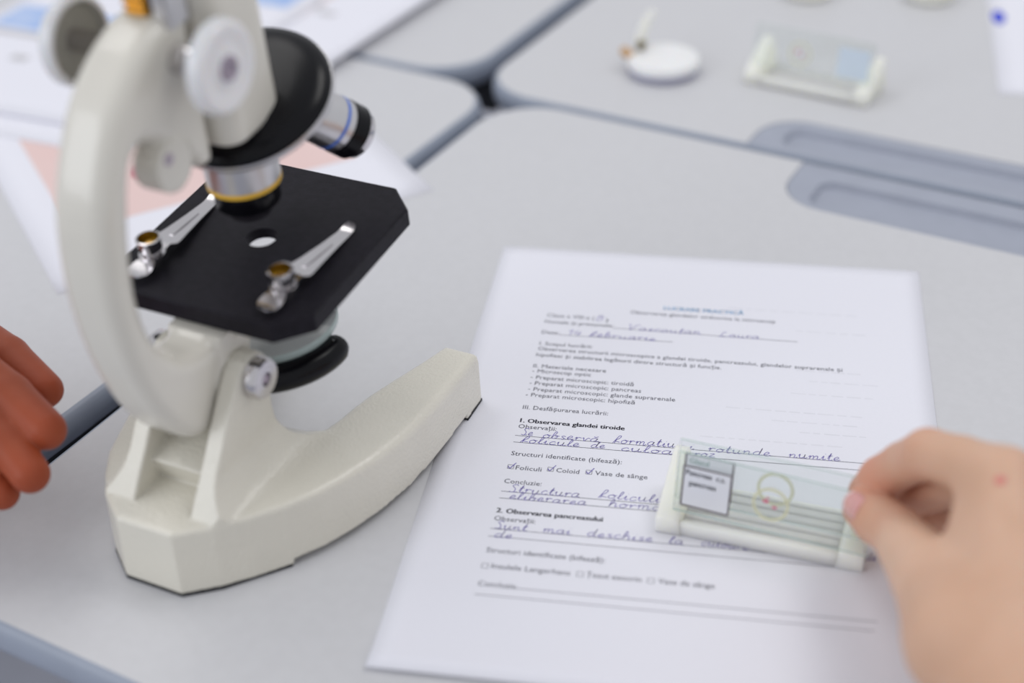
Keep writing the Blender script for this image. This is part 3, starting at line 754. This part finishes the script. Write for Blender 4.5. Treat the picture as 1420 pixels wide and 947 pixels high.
# cursive alphabet: strokes on an x-height of 1, ascenders to 2, descenders to -1; (advance, strokes)
G = {
 'a': (1.15, [[(.85, .85), (.45, 1), (.08, .6), (.12, .12), (.45, .02), (.8, .45), (.88, .95), (.8, .3), (.92, .02), (1.15, .2)]]),
 'b': (1.0, [[(0, .2), (.35, 1.1), (.45, 1.85), (.25, 2), (.12, 1.3), (.12, .2), (.4, 0), (.75, .3), (.7, .85), (.4, .75), (1.0, .75)]]),
 'c': (.9, [[(.75, .8), (.5, 1), (.12, .65), (.12, .2), (.4, 0), (.9, .25)]]),
 'd': (1.2, [[(.85, .85), (.45, 1), (.08, .6), (.12, .12), (.45, .02), (.8, .45), (.95, 2.0), (.82, .4), (.95, .02), (1.2, .2)]]),
 'e': (.9, [[(0, .3), (.45, .45), (.65, .8), (.4, 1), (.12, .6), (.15, .15), (.45, 0), (.9, .25)]]),
 'f': (.95, [[(.0, .0), (.25, 1.0), (.45, 1.9), (.72, 2.05), (.8, 1.75), (.6, 1.2), (.3, .9)], [(.3, .9), (.25, .0)], [(.3, .5), (.95, .25)]]),
 'h': (1.1, [[(.1, .2), (.4, 1.2), (.45, 1.9), (.25, 1.95), (.15, 1), (.1, 0)], [(.12, .5), (.5, 1), (.78, .85), (.78, .1), (1.1, .2)]]),
 'i': (.6, [[(0, .3), (.25, 1), (.22, .2), (.35, 0), (.6, .25)], [(.38, 1.5), (.42, 1.55)]]),
 'l': (.65, [[(0, .25), (.35, 1.1), (.5, 1.85), (.32, 2), (.18, 1.2), (.2, .2), (.38, 0), (.65, .2)]]),
 'm': (1.6, [[(0, .6), (.18, 1), (.18, 0)], [(.18, .55), (.45, 1), (.65, .85), (.65, 0)], [(.65, .55), (.95, 1), (1.18, .85), (1.18, .15), (1.35, 0), (1.6, .25)]]),
 'n': (1.15, [[(0, .6), (.18, 1), (.18, 0)], [(.18, .55), (.5, 1), (.75, .85), (.75, .15), (.9, 0), (1.15, .25)]]),
 'o': (1.05, [[(.5, 1), (.12, .7), (.12, .2), (.45, 0), (.8, .3), (.8, .8), (.5, 1), (.65, .8), (1.05, .85)]]),
 'r': (.85, [[(0, .6), (.2, 1), (.2, 0)], [(.2, .5), (.45, .95), (.85, .85)]]),
 's': (.85, [[(.7, .85), (.4, 1), (.2, .75), (.6, .35), (.5, .02), (.1, .1)], [(.5, .02), (.85, .2)]]),
 't': (.75, [[(.1, .4), (.4, 1.9), (.28, .3), (.42, 0), (.75, .25)], [(.08, 1.15), (.65, 1.25)]]),
 'u': (1.2, [[(0, .6), (.15, 1), (.15, .25), (.4, 0), (.75, .35), (.82, 1), (.78, .25), (.92, 0), (1.2, .25)]]),
 'v': (1.0, [[(0, .8), (.15, 1), (.35, .05), (.7, .95), (1.0, .85)]]),
 'z': (.95, [[(.1, .95), (.75, .95), (.1, .05), (.95, .1)]]),
 'g': (1.1, [[(.85, .85), (.45, 1), (.08, .6), (.12, .12), (.45, .02), (.8, .45), (.85, .95), (.75, -.7), (.4, -.95), (.3, -.6), (1.1, .2)]]),
 ',': (.5, [[(.2, .1), (.1, -.35)]]),
 'B': (1.4, [[(.25, 1.9), (.15, 0)], [(.1, 1.8), (.7, 2), (1.0, 1.6), (.6, 1.1), (1.15, .8), (.9, .1), (.1, 0)]]),
 'V': (1.7, [[(0, 1.8), (.25, 2), (.5, .05), (.65, .1), (1.3, 1.9), (1.7, 1.9)]]),
 'L': (1.5, [[(.9, 1.7), (.7, 2.05), (.45, 1.6), (.35, .4), (.1, .1), (.4, .05), (.9, .0), (1.4, .25)]]),
 'S': (1.2, [[(1.0, 1.75), (.65, 2.05), (.25, 1.65), (.8, .85), (.65, .05), (.1, .2)], [(.65, .05), (1.2, .15)]]),
 '1': (.6, [[(.05, 1.3), (.4, 1.9), (.35, 0)]]),
 '4': (1.1, [[(.4, 1.9), (.1, .7), (.9, .75)], [(.75, 1.5), (.65, 0)]]),
}
G['ă'] = (G['a'][0], G['a'][1] + [[(.3, 1.5), (.55, 1.3), (.85, 1.55)]])
G['ț'] = (G['t'][0], G['t'][1] + [[(.35, -.2), (.3, -.5)]])
XH = 0.0022
rng = random.Random(11)
for txt, x, y, w, ang in HAND:
    adv = sum(G[c][0] + 0.12 for c in txt) - 0.12
    sx = w * .001 / adv; cx = 0.0; hw = Flat()
    xh = XH * (1.1 if txt in ('Se', 'observă,', 'formatiu', 'rotunde', 'numite', 'Structura', 'foliculi') else 1.0)
    for c in txt:
        j = rng.uniform(-.06, .06); k = rng.uniform(.92, 1.08)
        for st in G[c][1]:
            pts = smooth_line(st, 4) if len(st) > 2 else st
            out = []
            for px, py in pts:
                X_ = x * .001 + (cx + px) * sx + 0.20 * py * xh; Y_ = y * .001 + 0.0001 + (py * k + j) * xh
                out.append((X_, Y_))
            hw.stroke(out, 0.00029, ZT + 0.00003)
        cx += G[c][0] + 0.12
    hw.build('handwritten_word', 'pen', ws)
for x, y in BOXES[:3]:
    x, y = x * .001, y * .001; hw = Flat()
    hw.stroke(smooth_line([(x - .0011, y + .0003), (x - .0003, y - .0011), (x + .0004, y), (x + .0019, y + .0028)], 5), 0.0004, ZT + .00003)
    hw.build('tick_mark', 'pen', ws)
# faint print of the other side showing through the paper
for y, x0, x1 in ((252, 118, 176), (236, 150, 182), (204, 150, 176), (196, 156, 180), (186, 148, 182), (172, 120, 180), (165, 140, 178), (158, 152, 180), (150, 110, 168)):
    x = x0; gh = Flat()
    while x < x1:
        l_ = rng.uniform(2, 7); gh.stroke([(x * .001, y * .001), ((x + l_) * .001, y * .001)], 0.0008, PT + 0.00002); x += l_ + rng.uniform(1, 2)
    gh.build('show_through_line', 'ghost', ws)


# ------------------------------------------------------------------ loose papers on the other desks
def paper(label, corner, ang, w, h, z, name='loose_paper', th=0.00022, lift=None):
    t = thing(name, label, 'paper', Matrix.Translation((corner[0], corner[1], z)) @ Matrix.Rotation(math.radians(ang), 4, 'Z'))
    v, f = sheet_mesh(w, h, lift or (lambda x, y: 0.0), th, 12, 16); mesh_obj('page', v, f, 'paper', t, 180)
    return t
def patch(name, t, m_, x0, x1, y0, y1, z=0.00036):
    f = Flat(); f.add([(x0, y0, z), (x1, y0, z), (x1, y1, z), (x0, y1, z)], [(0, 1, 2, 3)]); return f.build(name, m_, t)
pA = paper('page with a large pink panel, under the microscope stage', (-0.2157, 0.2243), 37.7, 0.210, 0.297, 0.0)
patch('pink_panel', pA, 'pink', .0225, .1885, .0590, .287)
bl = Flat(); n = 24
bl.add([(.079 + .011 * math.cos(2 * math.pi * k / n), .107 + .0085 * math.sin(2 * math.pi * k / n), .0004) for k in range(n)], [tuple(range(n))]); bl.build('red_spot', 'red', pA)
pC = paper('white sheet stack at the left edge, with a blue picture at its top', (-0.4440, 0.4420), -13.3, 0.210, 0.297, 0.0010, 'paper_stack', 0.0030)
patch('blue_picture', pC, 'sky', .010, .098, .112, .150, .0032)
patch('grey_line', pC, 'grey_print', .004, .100, .101, .108, .0032); patch('grey_line', pC, 'grey_print', .062, .075, .066, .074, .0032)
patch('blue_picture', pC, 'sky', .012, .195, .205, .260, .0032)
pD = paper('white sheet lying crooked below the paper stack', (-0.4500, 0.4190), -13.3, 0.210, 0.297, 0.0004)
pB = paper('white paper with a faint pink picture, above the nosepiece', (-0.3520, 0.5560), -19.2, 0.210, 0.297, 0.0022, lift=lambda x, y: 0.004 * max(0, (x - 0.15) / 0.06) ** 2)
patch('pale_picture', pB, 'pale_pink', .055, .140, .075, .200, .0004)
for q in ((.130, .142, .098, .106), (.108, .124, .082, .089), (.146, .160, .090, .097), (.09, .118, .13, .15)): patch('grey_caption', pB, 'grey_print', *q, .00048)
pR = paper('white paper with a blue pen mark at the right edge of the far desk', (0.2711, 0.5137), -3.0, 0.210, 0.297, 0.0)
f = Flat(); f.add([(.006 + .0045 * math.cos(2 * math.pi * k / n), .124 + .012 * math.sin(2 * math.pi * k / n), .0004) for k in range(n)], [tuple(range(n))]); f.build('pen_mark', 'pen_blue', pR)

# ------------------------------------------------------------------ slide holders and slides
def slide_holder(label, mw, w=0.081, d=0.031):
    t = thing('slide_holder', label, 'slide holder', mw, 'cream plastic slide holders')
    ww = 0.0110
    q = Matrix(((0, 0, 1, 0), (1, 0, 0, 0), (0, 1, 0, 0), (0, 0, 0, 1)))            # outlines in the y-z plane, pulled along x
    box('floor_plate', ww - 0.001, w - ww + 0.001, 0.0008, d, 0.0003, 0.0035, 'box', t, 0.0006)
    for s_ in (0, 1):
        # end block: high at the back, low at the front, inner face leaning outwards
        yz = [(0, 0), (d, 0), (d, 0.0210), (d - 0.004, 0.0222), (0.003, 0.0098), (0, 0.0078)]
        vs = []
        for y, z in yz: vs += [(0.0006 * z / 0.02, y, z), (ww - 0.0045 * z / 0.022, y, z)]
        n = len(yz); fs = [tuple(2 * i for i in range(n))[::-1], tuple(2 * i + 1 for i in range(n))] + [(2 * i, 2 * i + 1, 2 * ((i + 1) % n) + 1, 2 * ((i + 1) % n)) for i in range(n)]
        bm = bmesh.new(); V = [bm.verts.new((w - v[0] if s_ else v[0], v[1], v[2])) for v in vs]
        for f in fs: bm.faces.new([V[i] for i in f])
        bmesh.ops.recalc_face_normals(bm, faces=bm.faces)
        bmesh.ops.bevel(bm, geom=list(bm.edges), offset=0.0008, segments=2, affect='EDGES', profile=0.5, clamp_overlap=True)
        from_bm('end_wall', bm, 'box', t, 40)
    box('front_lip', ww - 0.0012, w - ww + 0.0012, 0.0004, 0.0030, 0.0004, 0.0066, 'box', t, 0.0006)
    for k in range(5):
        y = 0.0072 + k * 0.0048
        prism('rib', [(y, 0.0030), (y + 0.0026, 0.0030), (y + 0.0016, 0.0039), (y + 0.0010, 0.0039)], ww - 0.0008, w - ww + 0.0008, 'box', t, 0.0, 1, 40, q)
    return t

def slide(label, mw, lines, side='left', lab='label', spot=(0.0375, 0.0125), ink='ink_bold', framed=True, stain=True, tissue=True):
    """glass slide lying in local x-y, 76 x 26 mm, front face +z"""
    t = thing('microscope_slide', label, 'slide', mw, 'glass slides in holders')
    L, H, T = 0.076, 0.026, 0.0010
    v = [(0, 0, 0), (L, 0, 0), (L, H, 0), (0, H, 0), (0, 0, T), (L, 0, T), (L, H, T), (0, H, T)]
    f = [(3, 2, 1, 0), (4, 5, 6, 7), (0, 1, 5, 4), (1, 2, 6, 5), (2, 3, 7, 6), (3, 0, 4, 7)]
    mesh_obj('glass_plate', v, f, 'glass', t, None, ['glass', 'glass_edge'], [0, 0, 1, 1, 1, 1])
    x0 = 0.0025 if side == 'left' else L - 0.0217
    lb = mesh_obj('paper_label', [(x0, .0030, T + .0001), (x0 + .0195, .0030, T + .0001), (x0 + .0195, .0210, T + .0001), (x0, .0210, T + .0001)], [(0, 1, 2, 3)], lab, t)
    if framed:
        fr = Flat(); zz = T + 0.00020; a_, b_, c_, d_ = x0 + .0003, x0 + .0192, .0033, .0207
        for q in (((a_, c_), (b_, c_)), ((b_, c_), (b_, d_)), ((b_, d_), (a_, d_)), ((a_, d_), (a_, c_))): fr.stroke(q, 0.0007, zz)
        fr.build('label_frame', 'frame_ink', lb)
    for txt, lx, ly, lw in lines:
        tx = Flat()
        for dx in (-.00010, .00010): put_text(tx, txt, x0 + lx, ly, lw, 0, 0.0033, T + 0.00018, dx)
        tx.build('label_text', ink, lb)
    n = 40
    if stain:
        sx, sy = spot
        r_ = lathe('cover_glass', [(0.0060, T), (0.0071, T), (0.0071, T + 0.00022), (0.0060, T + 0.00022)], 'resin', t, Matrix.Translation((sx, sy, 0)), 40, 40, closed=True)
        for ox, oy, a_, b_ in () if not tissue else ((-.0020, .0010, .0012, .0007), (.0016, -.0009, .0011, .0006), (-.0014, .0025, .0005, .0005)):
            s_ = Flat(); s_.add([(sx + ox + a_ * math.cos(2 * math.pi * k / 14) * (1 + .25 * math.sin(3 * k)), sy + oy + b_ * math.sin(2 * math.pi * k / 14), T + .00015) for k in range(14)], [tuple(range(14))])
            s_.build('stained_tissue', 'stain', t)
    return t

def lean(origin, yaw, pitch):
    """frame with x along the slide, y up the leaning face, z out of it"""
    b_ = Vector((math.cos(yaw), math.sin(yaw), 0)); n0 = Vector((-math.sin(yaw), math.cos(yaw), 0))
    u = n0 * math.cos(pitch) + Vector((0, 0, 1)) * math.sin(pitch); n = b_.cross(u)
    return Matrix(((b_.x, u.x, n.x, origin[0]), (b_.y, u.y, n.y, origin[1]), (b_.z, u.z, n.z, origin[2]), (0, 0, 0, 1)))

slide_holder('cream plastic slide holder lying on the worksheet under the pinching hand', Matrix.Translation((0.0957, 0.0865, 0.00034)) @ Matrix.Rotation(math.radians(-9.5), 4, 'Z'))
slide('front glass slide with framed pancreas label, pinched by the right hand', lean((0.1028, 0.0895, 0.0108), math.radians(-13.5), math.radians(80)),
      [('Pancreas  c.s.', 0.0013, 0.0170, 0.0155), ('pancreas', 0.0030, 0.0126, 0.0105)])
slide('rear glass slide, its label half hidden behind the pancreas label', lean((0.1032, 0.0945, 0.0128), math.radians(-12.5), math.radians(80)),
      [('Gland', 0.0020, 0.0168, 0.0075)], ink='glass_edge', spot=(0.0385, 0.0135), tissue=False)

FM = Matrix.Translation((0.1155, 0.5133, 0.0)) @ Matrix.Rotation(math.radians(-22.0), 4, 'Z')
slide_holder('cream plastic slide holder on the far desk, beyond the pen tray', FM)
q = FM @ Vector((0.0030, 0.0070, 0.0112))
slide('glass slide with plain pale blue label in the far slide holder', lean(q, math.radians(-22.0), math.radians(80)), [], 'right', 'label_far', framed=False, spot=(0.030, 0.012))

# ------------------------------------------------------------------ small things on the far desk
DM = Matrix.Translation((0.0645, 0.5260, 0))
t = thing('round_disc', 'round white disc with violet rim and upright stalk on the far desk', 'disc', DM)
lathe('rim', [(0.0, 0.0), (0.0205, 0.0), (0.0225, 0.0018), (0.0228, 0.0052), (0.0, 0.0052)], 'violet_rim', t, None, 56, 40)
lathe('face', [(0.0, 0.0050), (0.0229, 0.0050), (0.0231, 0.0085), (0.0220, 0.0100), (0.0150, 0.0108), (0.0, 0.0108)], 'white_disc', t, None, 56, 40)
tube('stalk', [(-0.0170, 0.0120, 0.0090), (-0.0160, 0.0150, 0.0180), (-0.0130, 0.0180, 0.0270), (-0.0085, 0.0200, 0.0330)], [0.0032, 0.0034, 0.0030, 0.0022], 'box', t)
lathe('stalk_pin', [(0, 0), (0.0028, 0), (0.0030, 0.0045), (0.0018, 0.0058), (0, 0.006)], 'olive', t, axis_mat((-0.0145, 0.0098, 0.0135), (-0.2, -0.9, 0.3)), 20)
lathe('side_pin', [(0, 0), (0.0030, 0), (0.0034, 0.006), (0.0022, 0.0085), (0, 0.009)], 'tan', t, axis_mat((-0.0205, 0.0010, 0.0085), (-0.8, 0.1, 0.6)), 20)
for x, y, lab in ((0.1560, 0.6680, 'small pale round dish at the top edge, left of the other dish'), (0.2400, 0.6690, 'small pale round dish at the top edge, right of the other dish')):
    t = thing('round_dish', lab, 'dish', Matrix.Translation((x, y, 0)), 'round dishes on the far desk')
    lathe('bowl', [(0.0, 0.0), (0.0130, 0.0), (0.0160, 0.0022), (0.0168, 0.0100), (0.0160, 0.0100), (0.0152, 0.0030), (0.0, 0.0016)], 'box', t, None, 48, 40)
    lathe('lid_rim', [(0.0160, 0.0095), (0.0176, 0.0095), (0.0176, 0.0118), (0.0160, 0.0118)], 'olive', t, None, 48, 40, closed=True)

# ------------------------------------------------------------------ hands
from mathutils.bvhtree import BVHTree
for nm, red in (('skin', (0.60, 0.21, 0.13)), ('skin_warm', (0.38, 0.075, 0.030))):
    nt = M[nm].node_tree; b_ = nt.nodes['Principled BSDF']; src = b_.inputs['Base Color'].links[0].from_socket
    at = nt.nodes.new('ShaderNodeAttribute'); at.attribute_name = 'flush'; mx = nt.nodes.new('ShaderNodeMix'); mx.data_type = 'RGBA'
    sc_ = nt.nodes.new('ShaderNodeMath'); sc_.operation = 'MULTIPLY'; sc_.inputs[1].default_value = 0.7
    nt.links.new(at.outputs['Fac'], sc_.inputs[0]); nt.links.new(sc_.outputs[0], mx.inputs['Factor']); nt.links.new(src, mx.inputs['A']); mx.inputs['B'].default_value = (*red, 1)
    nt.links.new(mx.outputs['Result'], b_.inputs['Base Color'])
def hand(name, label, chains, palm, m_, lo, hi, h=1.1, k=5.0, kf=2.0):
    """chains: fingers as lists of (x, y, z, r) from the tip to the knuckle; palm: capsules"""
    def field(x, y, z):
        d = None
        for a_, b_ in palm:
            c = capsule(x, y, z, a_[:3], b_[:3], a_[3], b_[3]); d = c if d is None else smin(d, c, 7.0)
        fs = []
        for ch in chains:
            f = None
            for i in range(len(ch) - 1):
                c = capsule(x, y, z, ch[i][:3], ch[i + 1][:3], ch[i][3], ch[i + 1][3]); f = c if f is None else smin(f, c, 1.4)
            fs.append(f)
        F = fs[0]
        for f in fs[1:]: F = np.minimum(F, f)
        return smin(F, d, k)
    return tag(field_mesh(name, field, lo, hi, h, m_, None, None, 3), label, 'hand')

def flush(o, pts):
    """redder skin on fingertips and knuckles, kept as a colour attribute of the skin itself"""
    me = o.data; n = len(me.vertices); co = np.empty(n * 3, np.float32); me.vertices.foreach_get('co', co); co = co.reshape(-1, 3) * 1000
    w = np.zeros(n)
    for x, y, z, r in pts: w = np.maximum(w, np.exp(-((co - np.array((x, y, z))) ** 2).sum(1) / (r * r)))
    at = me.attributes.new('flush', 'FLOAT', 'POINT'); at.data.foreach_set('value', w.astype(np.float32))

def nail(parent, tip, axis, normal, w, l, m_='nail', edge=True):
    me = parent.data; bvh = BVHTree.FromPolygons([v.co for v in me.vertices], [tuple(p_.vertices) for p_ in me.polygons])
    a_ = Vector(axis).normalized(); n = Vector(normal); n = (n - a_ * n.dot(a_)).normalized(); s = a_.cross(n)
    c = Vector(tip) * .001
    def patch_(nm, v0, v1, mm, off):
        nu, nv = 10, 10; vs, fs = [], []
        for j in range(nv + 1):
            v = v0 + (v1 - v0) * j / nv
            for i in range(nu + 1):
                u = -1 + 2 * i / nu
                ww = w * (1 - 0.22 * max(0, v - 0.6) / 0.4 - 0.15 * max(0, 0.25 - v) / 0.25) * .001 / 2
                rv = v + 0.10 * (1 - u * u) * (1 if v > 0.5 else -0.6)
                q = c + a_ * ((rv - 1.0) * l * .001) + s * (u * ww) + n * 0.03
                hit = bvh.ray_cast(q, -n, 0.06)[0]
                if hit is None: hit = c + a_ * ((rv - 1.0) * l * .001) + s * (u * ww)
                vs.append(hit + n * off * (1 - 0.55 * u * u))
        for j in range(nv):
            for i in range(nu): r = j * (nu + 1) + i; fs.append((r, r + 1, r + nu + 2, r + nu + 1))
        o = mesh_obj(nm, vs, fs, mm, parent, 180)
        md = o.modifiers.new('t', 'SOLIDIFY'); md.thickness = 0.0005; md.offset = -1
        return o
    patch_('fingernail', 0.0, 0.93, m_, 0.00055)
    if edge: patch_('fingernail_edge', 0.90, 1.02, 'nail_tip', 0.00070)

thumb = [(172.9, 71.0, 34.8, 8.2), (177.4, 62.0, 37.3, 9.3), (182.8, 51.6, 41.0, 9.3), (190.8, 17.7, 52.0, 13.0), (199.1, -15.8, 58.0, 19.0)]
index = [(174.6, 86.0, 30.0, 7.0), (178.6, 79.8, 42.0, 8.4), (184.5, 74.0, 54.0, 8.2), (190.4, 62.0, 69.0, 9.0), (200.0, 52.0, 74.0, 9.3), (211.7, 39.0, 78.5, 11.0)]
middle = [(185.5, 88.0, 18.0, 6.8), (192.0, 83.0, 33.0, 7.8), (209.0, 68.0, 55.0, 8.8), (231.0, 32.0, 76.0, 11.0)]
ring = [(196.0, 82.0, 12.0, 6.8), (205.0, 79.0, 25.0, 7.8), (224.0, 62.0, 47.0, 8.6), (247.0, 20.0, 70.0, 10.5)]
little = [(225.0, 44.0, 14.0, 5.6), (236.0, 45.0, 25.0, 6.4), (249.0, 35.0, 41.0, 7.2), (259.0, 6.0, 61.0, 9.5)]
WR, WU = (213, -38, 57, 19), (236, -44, 53, 18)
palm = [((211.7, 38.0, 78, 11.0), WR), ((231, 30, 76, 11.0), (222, -40, 56, 18)), ((247, 19, 70, 10.5), WU), ((259, 6, 61, 9.5), WU),
        ((206.5, 37, 70, 9.5), (203.5, 15, 61, 12)), ((199.1, -15.8, 58, 19.0), WR), ((213, 33, 72, 10), (247, 17, 64, 10)),
        ((199.0, -8, 58, 16), (222, 10, 66, 13)),
        (WR, (232, -105, 56, 21)), (WU, (250, -108, 52, 20)), ((232, -105, 56, 21), (262, -190, 60, 26)), ((250, -108, 52, 20), (272, -190, 58, 26))]
rh = hand('hand', 'right hand pinching the pancreas slide above the worksheet', [thumb, index, middle, ring, little], palm, 'skin', (160, -215, 4), (302, 104, 96))
nail(rh, (172.4, 72.4, 34.6), (-9.9, 19.4, -6.2), (-0.05, -0.86, 0.50), 9.5, 10.5)
flush(rh, [(173, 71, 35, 15), (175, 86, 30, 16), (179, 80, 44, 17), (183, 52, 41, 9), (191, 65, 67, 10), (231, 38, 80, 12), (196, 88, 36, 18)])
# small red spot on the back of the hand
me = rh.data; bvh = BVHTree.FromPolygons([v.co for v in me.vertices], [tuple(p_.vertices) for p_ in me.polygons])
org = Vector((0.12175, -0.34993, 0.39039)); n0 = 14; dirc = (Vector((0.2087, 0.0308, 0.085)) - org).normalized()
hit, nr, _, _ = bvh.ray_cast(org, dirc)
if hit is not None:
    x_ = nr.orthogonal().normalized(); y_ = nr.cross(x_); vs = [hit + nr * 0.0003]
    for r_, z_ in ((0.0011, 0.00026), (0.0020, 0.00004)): vs += [hit + (x_ * math.cos(2 * math.pi * k / n0) + y_ * math.sin(2 * math.pi * k / n0)) * r_ + nr * z_ for k in range(n0)]
    fs = [(0, 1 + k, 1 + (k + 1) % n0) for k in range(n0)] + [(1 + k, 1 + n0 + k, 1 + n0 + (k + 1) % n0, 1 + (k + 1) % n0) for k in range(n0)]
    mesh_obj('skin_spot', vs, fs, 'spot', rh, 180)

index = [(-151, 87.5, 46, 7.6), (-172, 101, 51, 8.8), (-200, 116, 54, 9.6), (-242, 104, 56, 11.5)]
middle = [(-137, 59, 49, 8.0), (-157, 72, 54, 9.0), (-190, 88, 64, 9.6), (-238, 82, 64, 11.5)]
ring = [(-137.5, 42, 41, 7.6), (-151, 53, 46, 8.4), (-178, 65, 57, 9.2), (-230, 58, 62, 11.0)]
little = [(-151.5, 42, 30, 6.8), (-161, 46, 36, 7.4), (-182, 48, 49, 8.4), (-224, 36, 56, 10.0)]
thumb = [(-196, 70, 30, 8.8), (-216, 66, 34, 10.0), (-246, 56, 42, 12.5)]
palm = [((-242, 104, 56, 11.5), (-312, 70, 60, 19)), ((-238, 82, 64, 11.5), (-312, 62, 60, 19)), ((-230, 58, 62, 11), (-312, 54, 58, 18)), ((-224, 36, 56, 10), (-310, 46, 56, 17)),
        ((-246, 56, 42, 12.5), (-300, 58, 54, 18)), ((-242, 104, 56, 11), (-224, 36, 56, 10)), ((-312, 62, 60, 20), (-400, 60, 70, 24))]
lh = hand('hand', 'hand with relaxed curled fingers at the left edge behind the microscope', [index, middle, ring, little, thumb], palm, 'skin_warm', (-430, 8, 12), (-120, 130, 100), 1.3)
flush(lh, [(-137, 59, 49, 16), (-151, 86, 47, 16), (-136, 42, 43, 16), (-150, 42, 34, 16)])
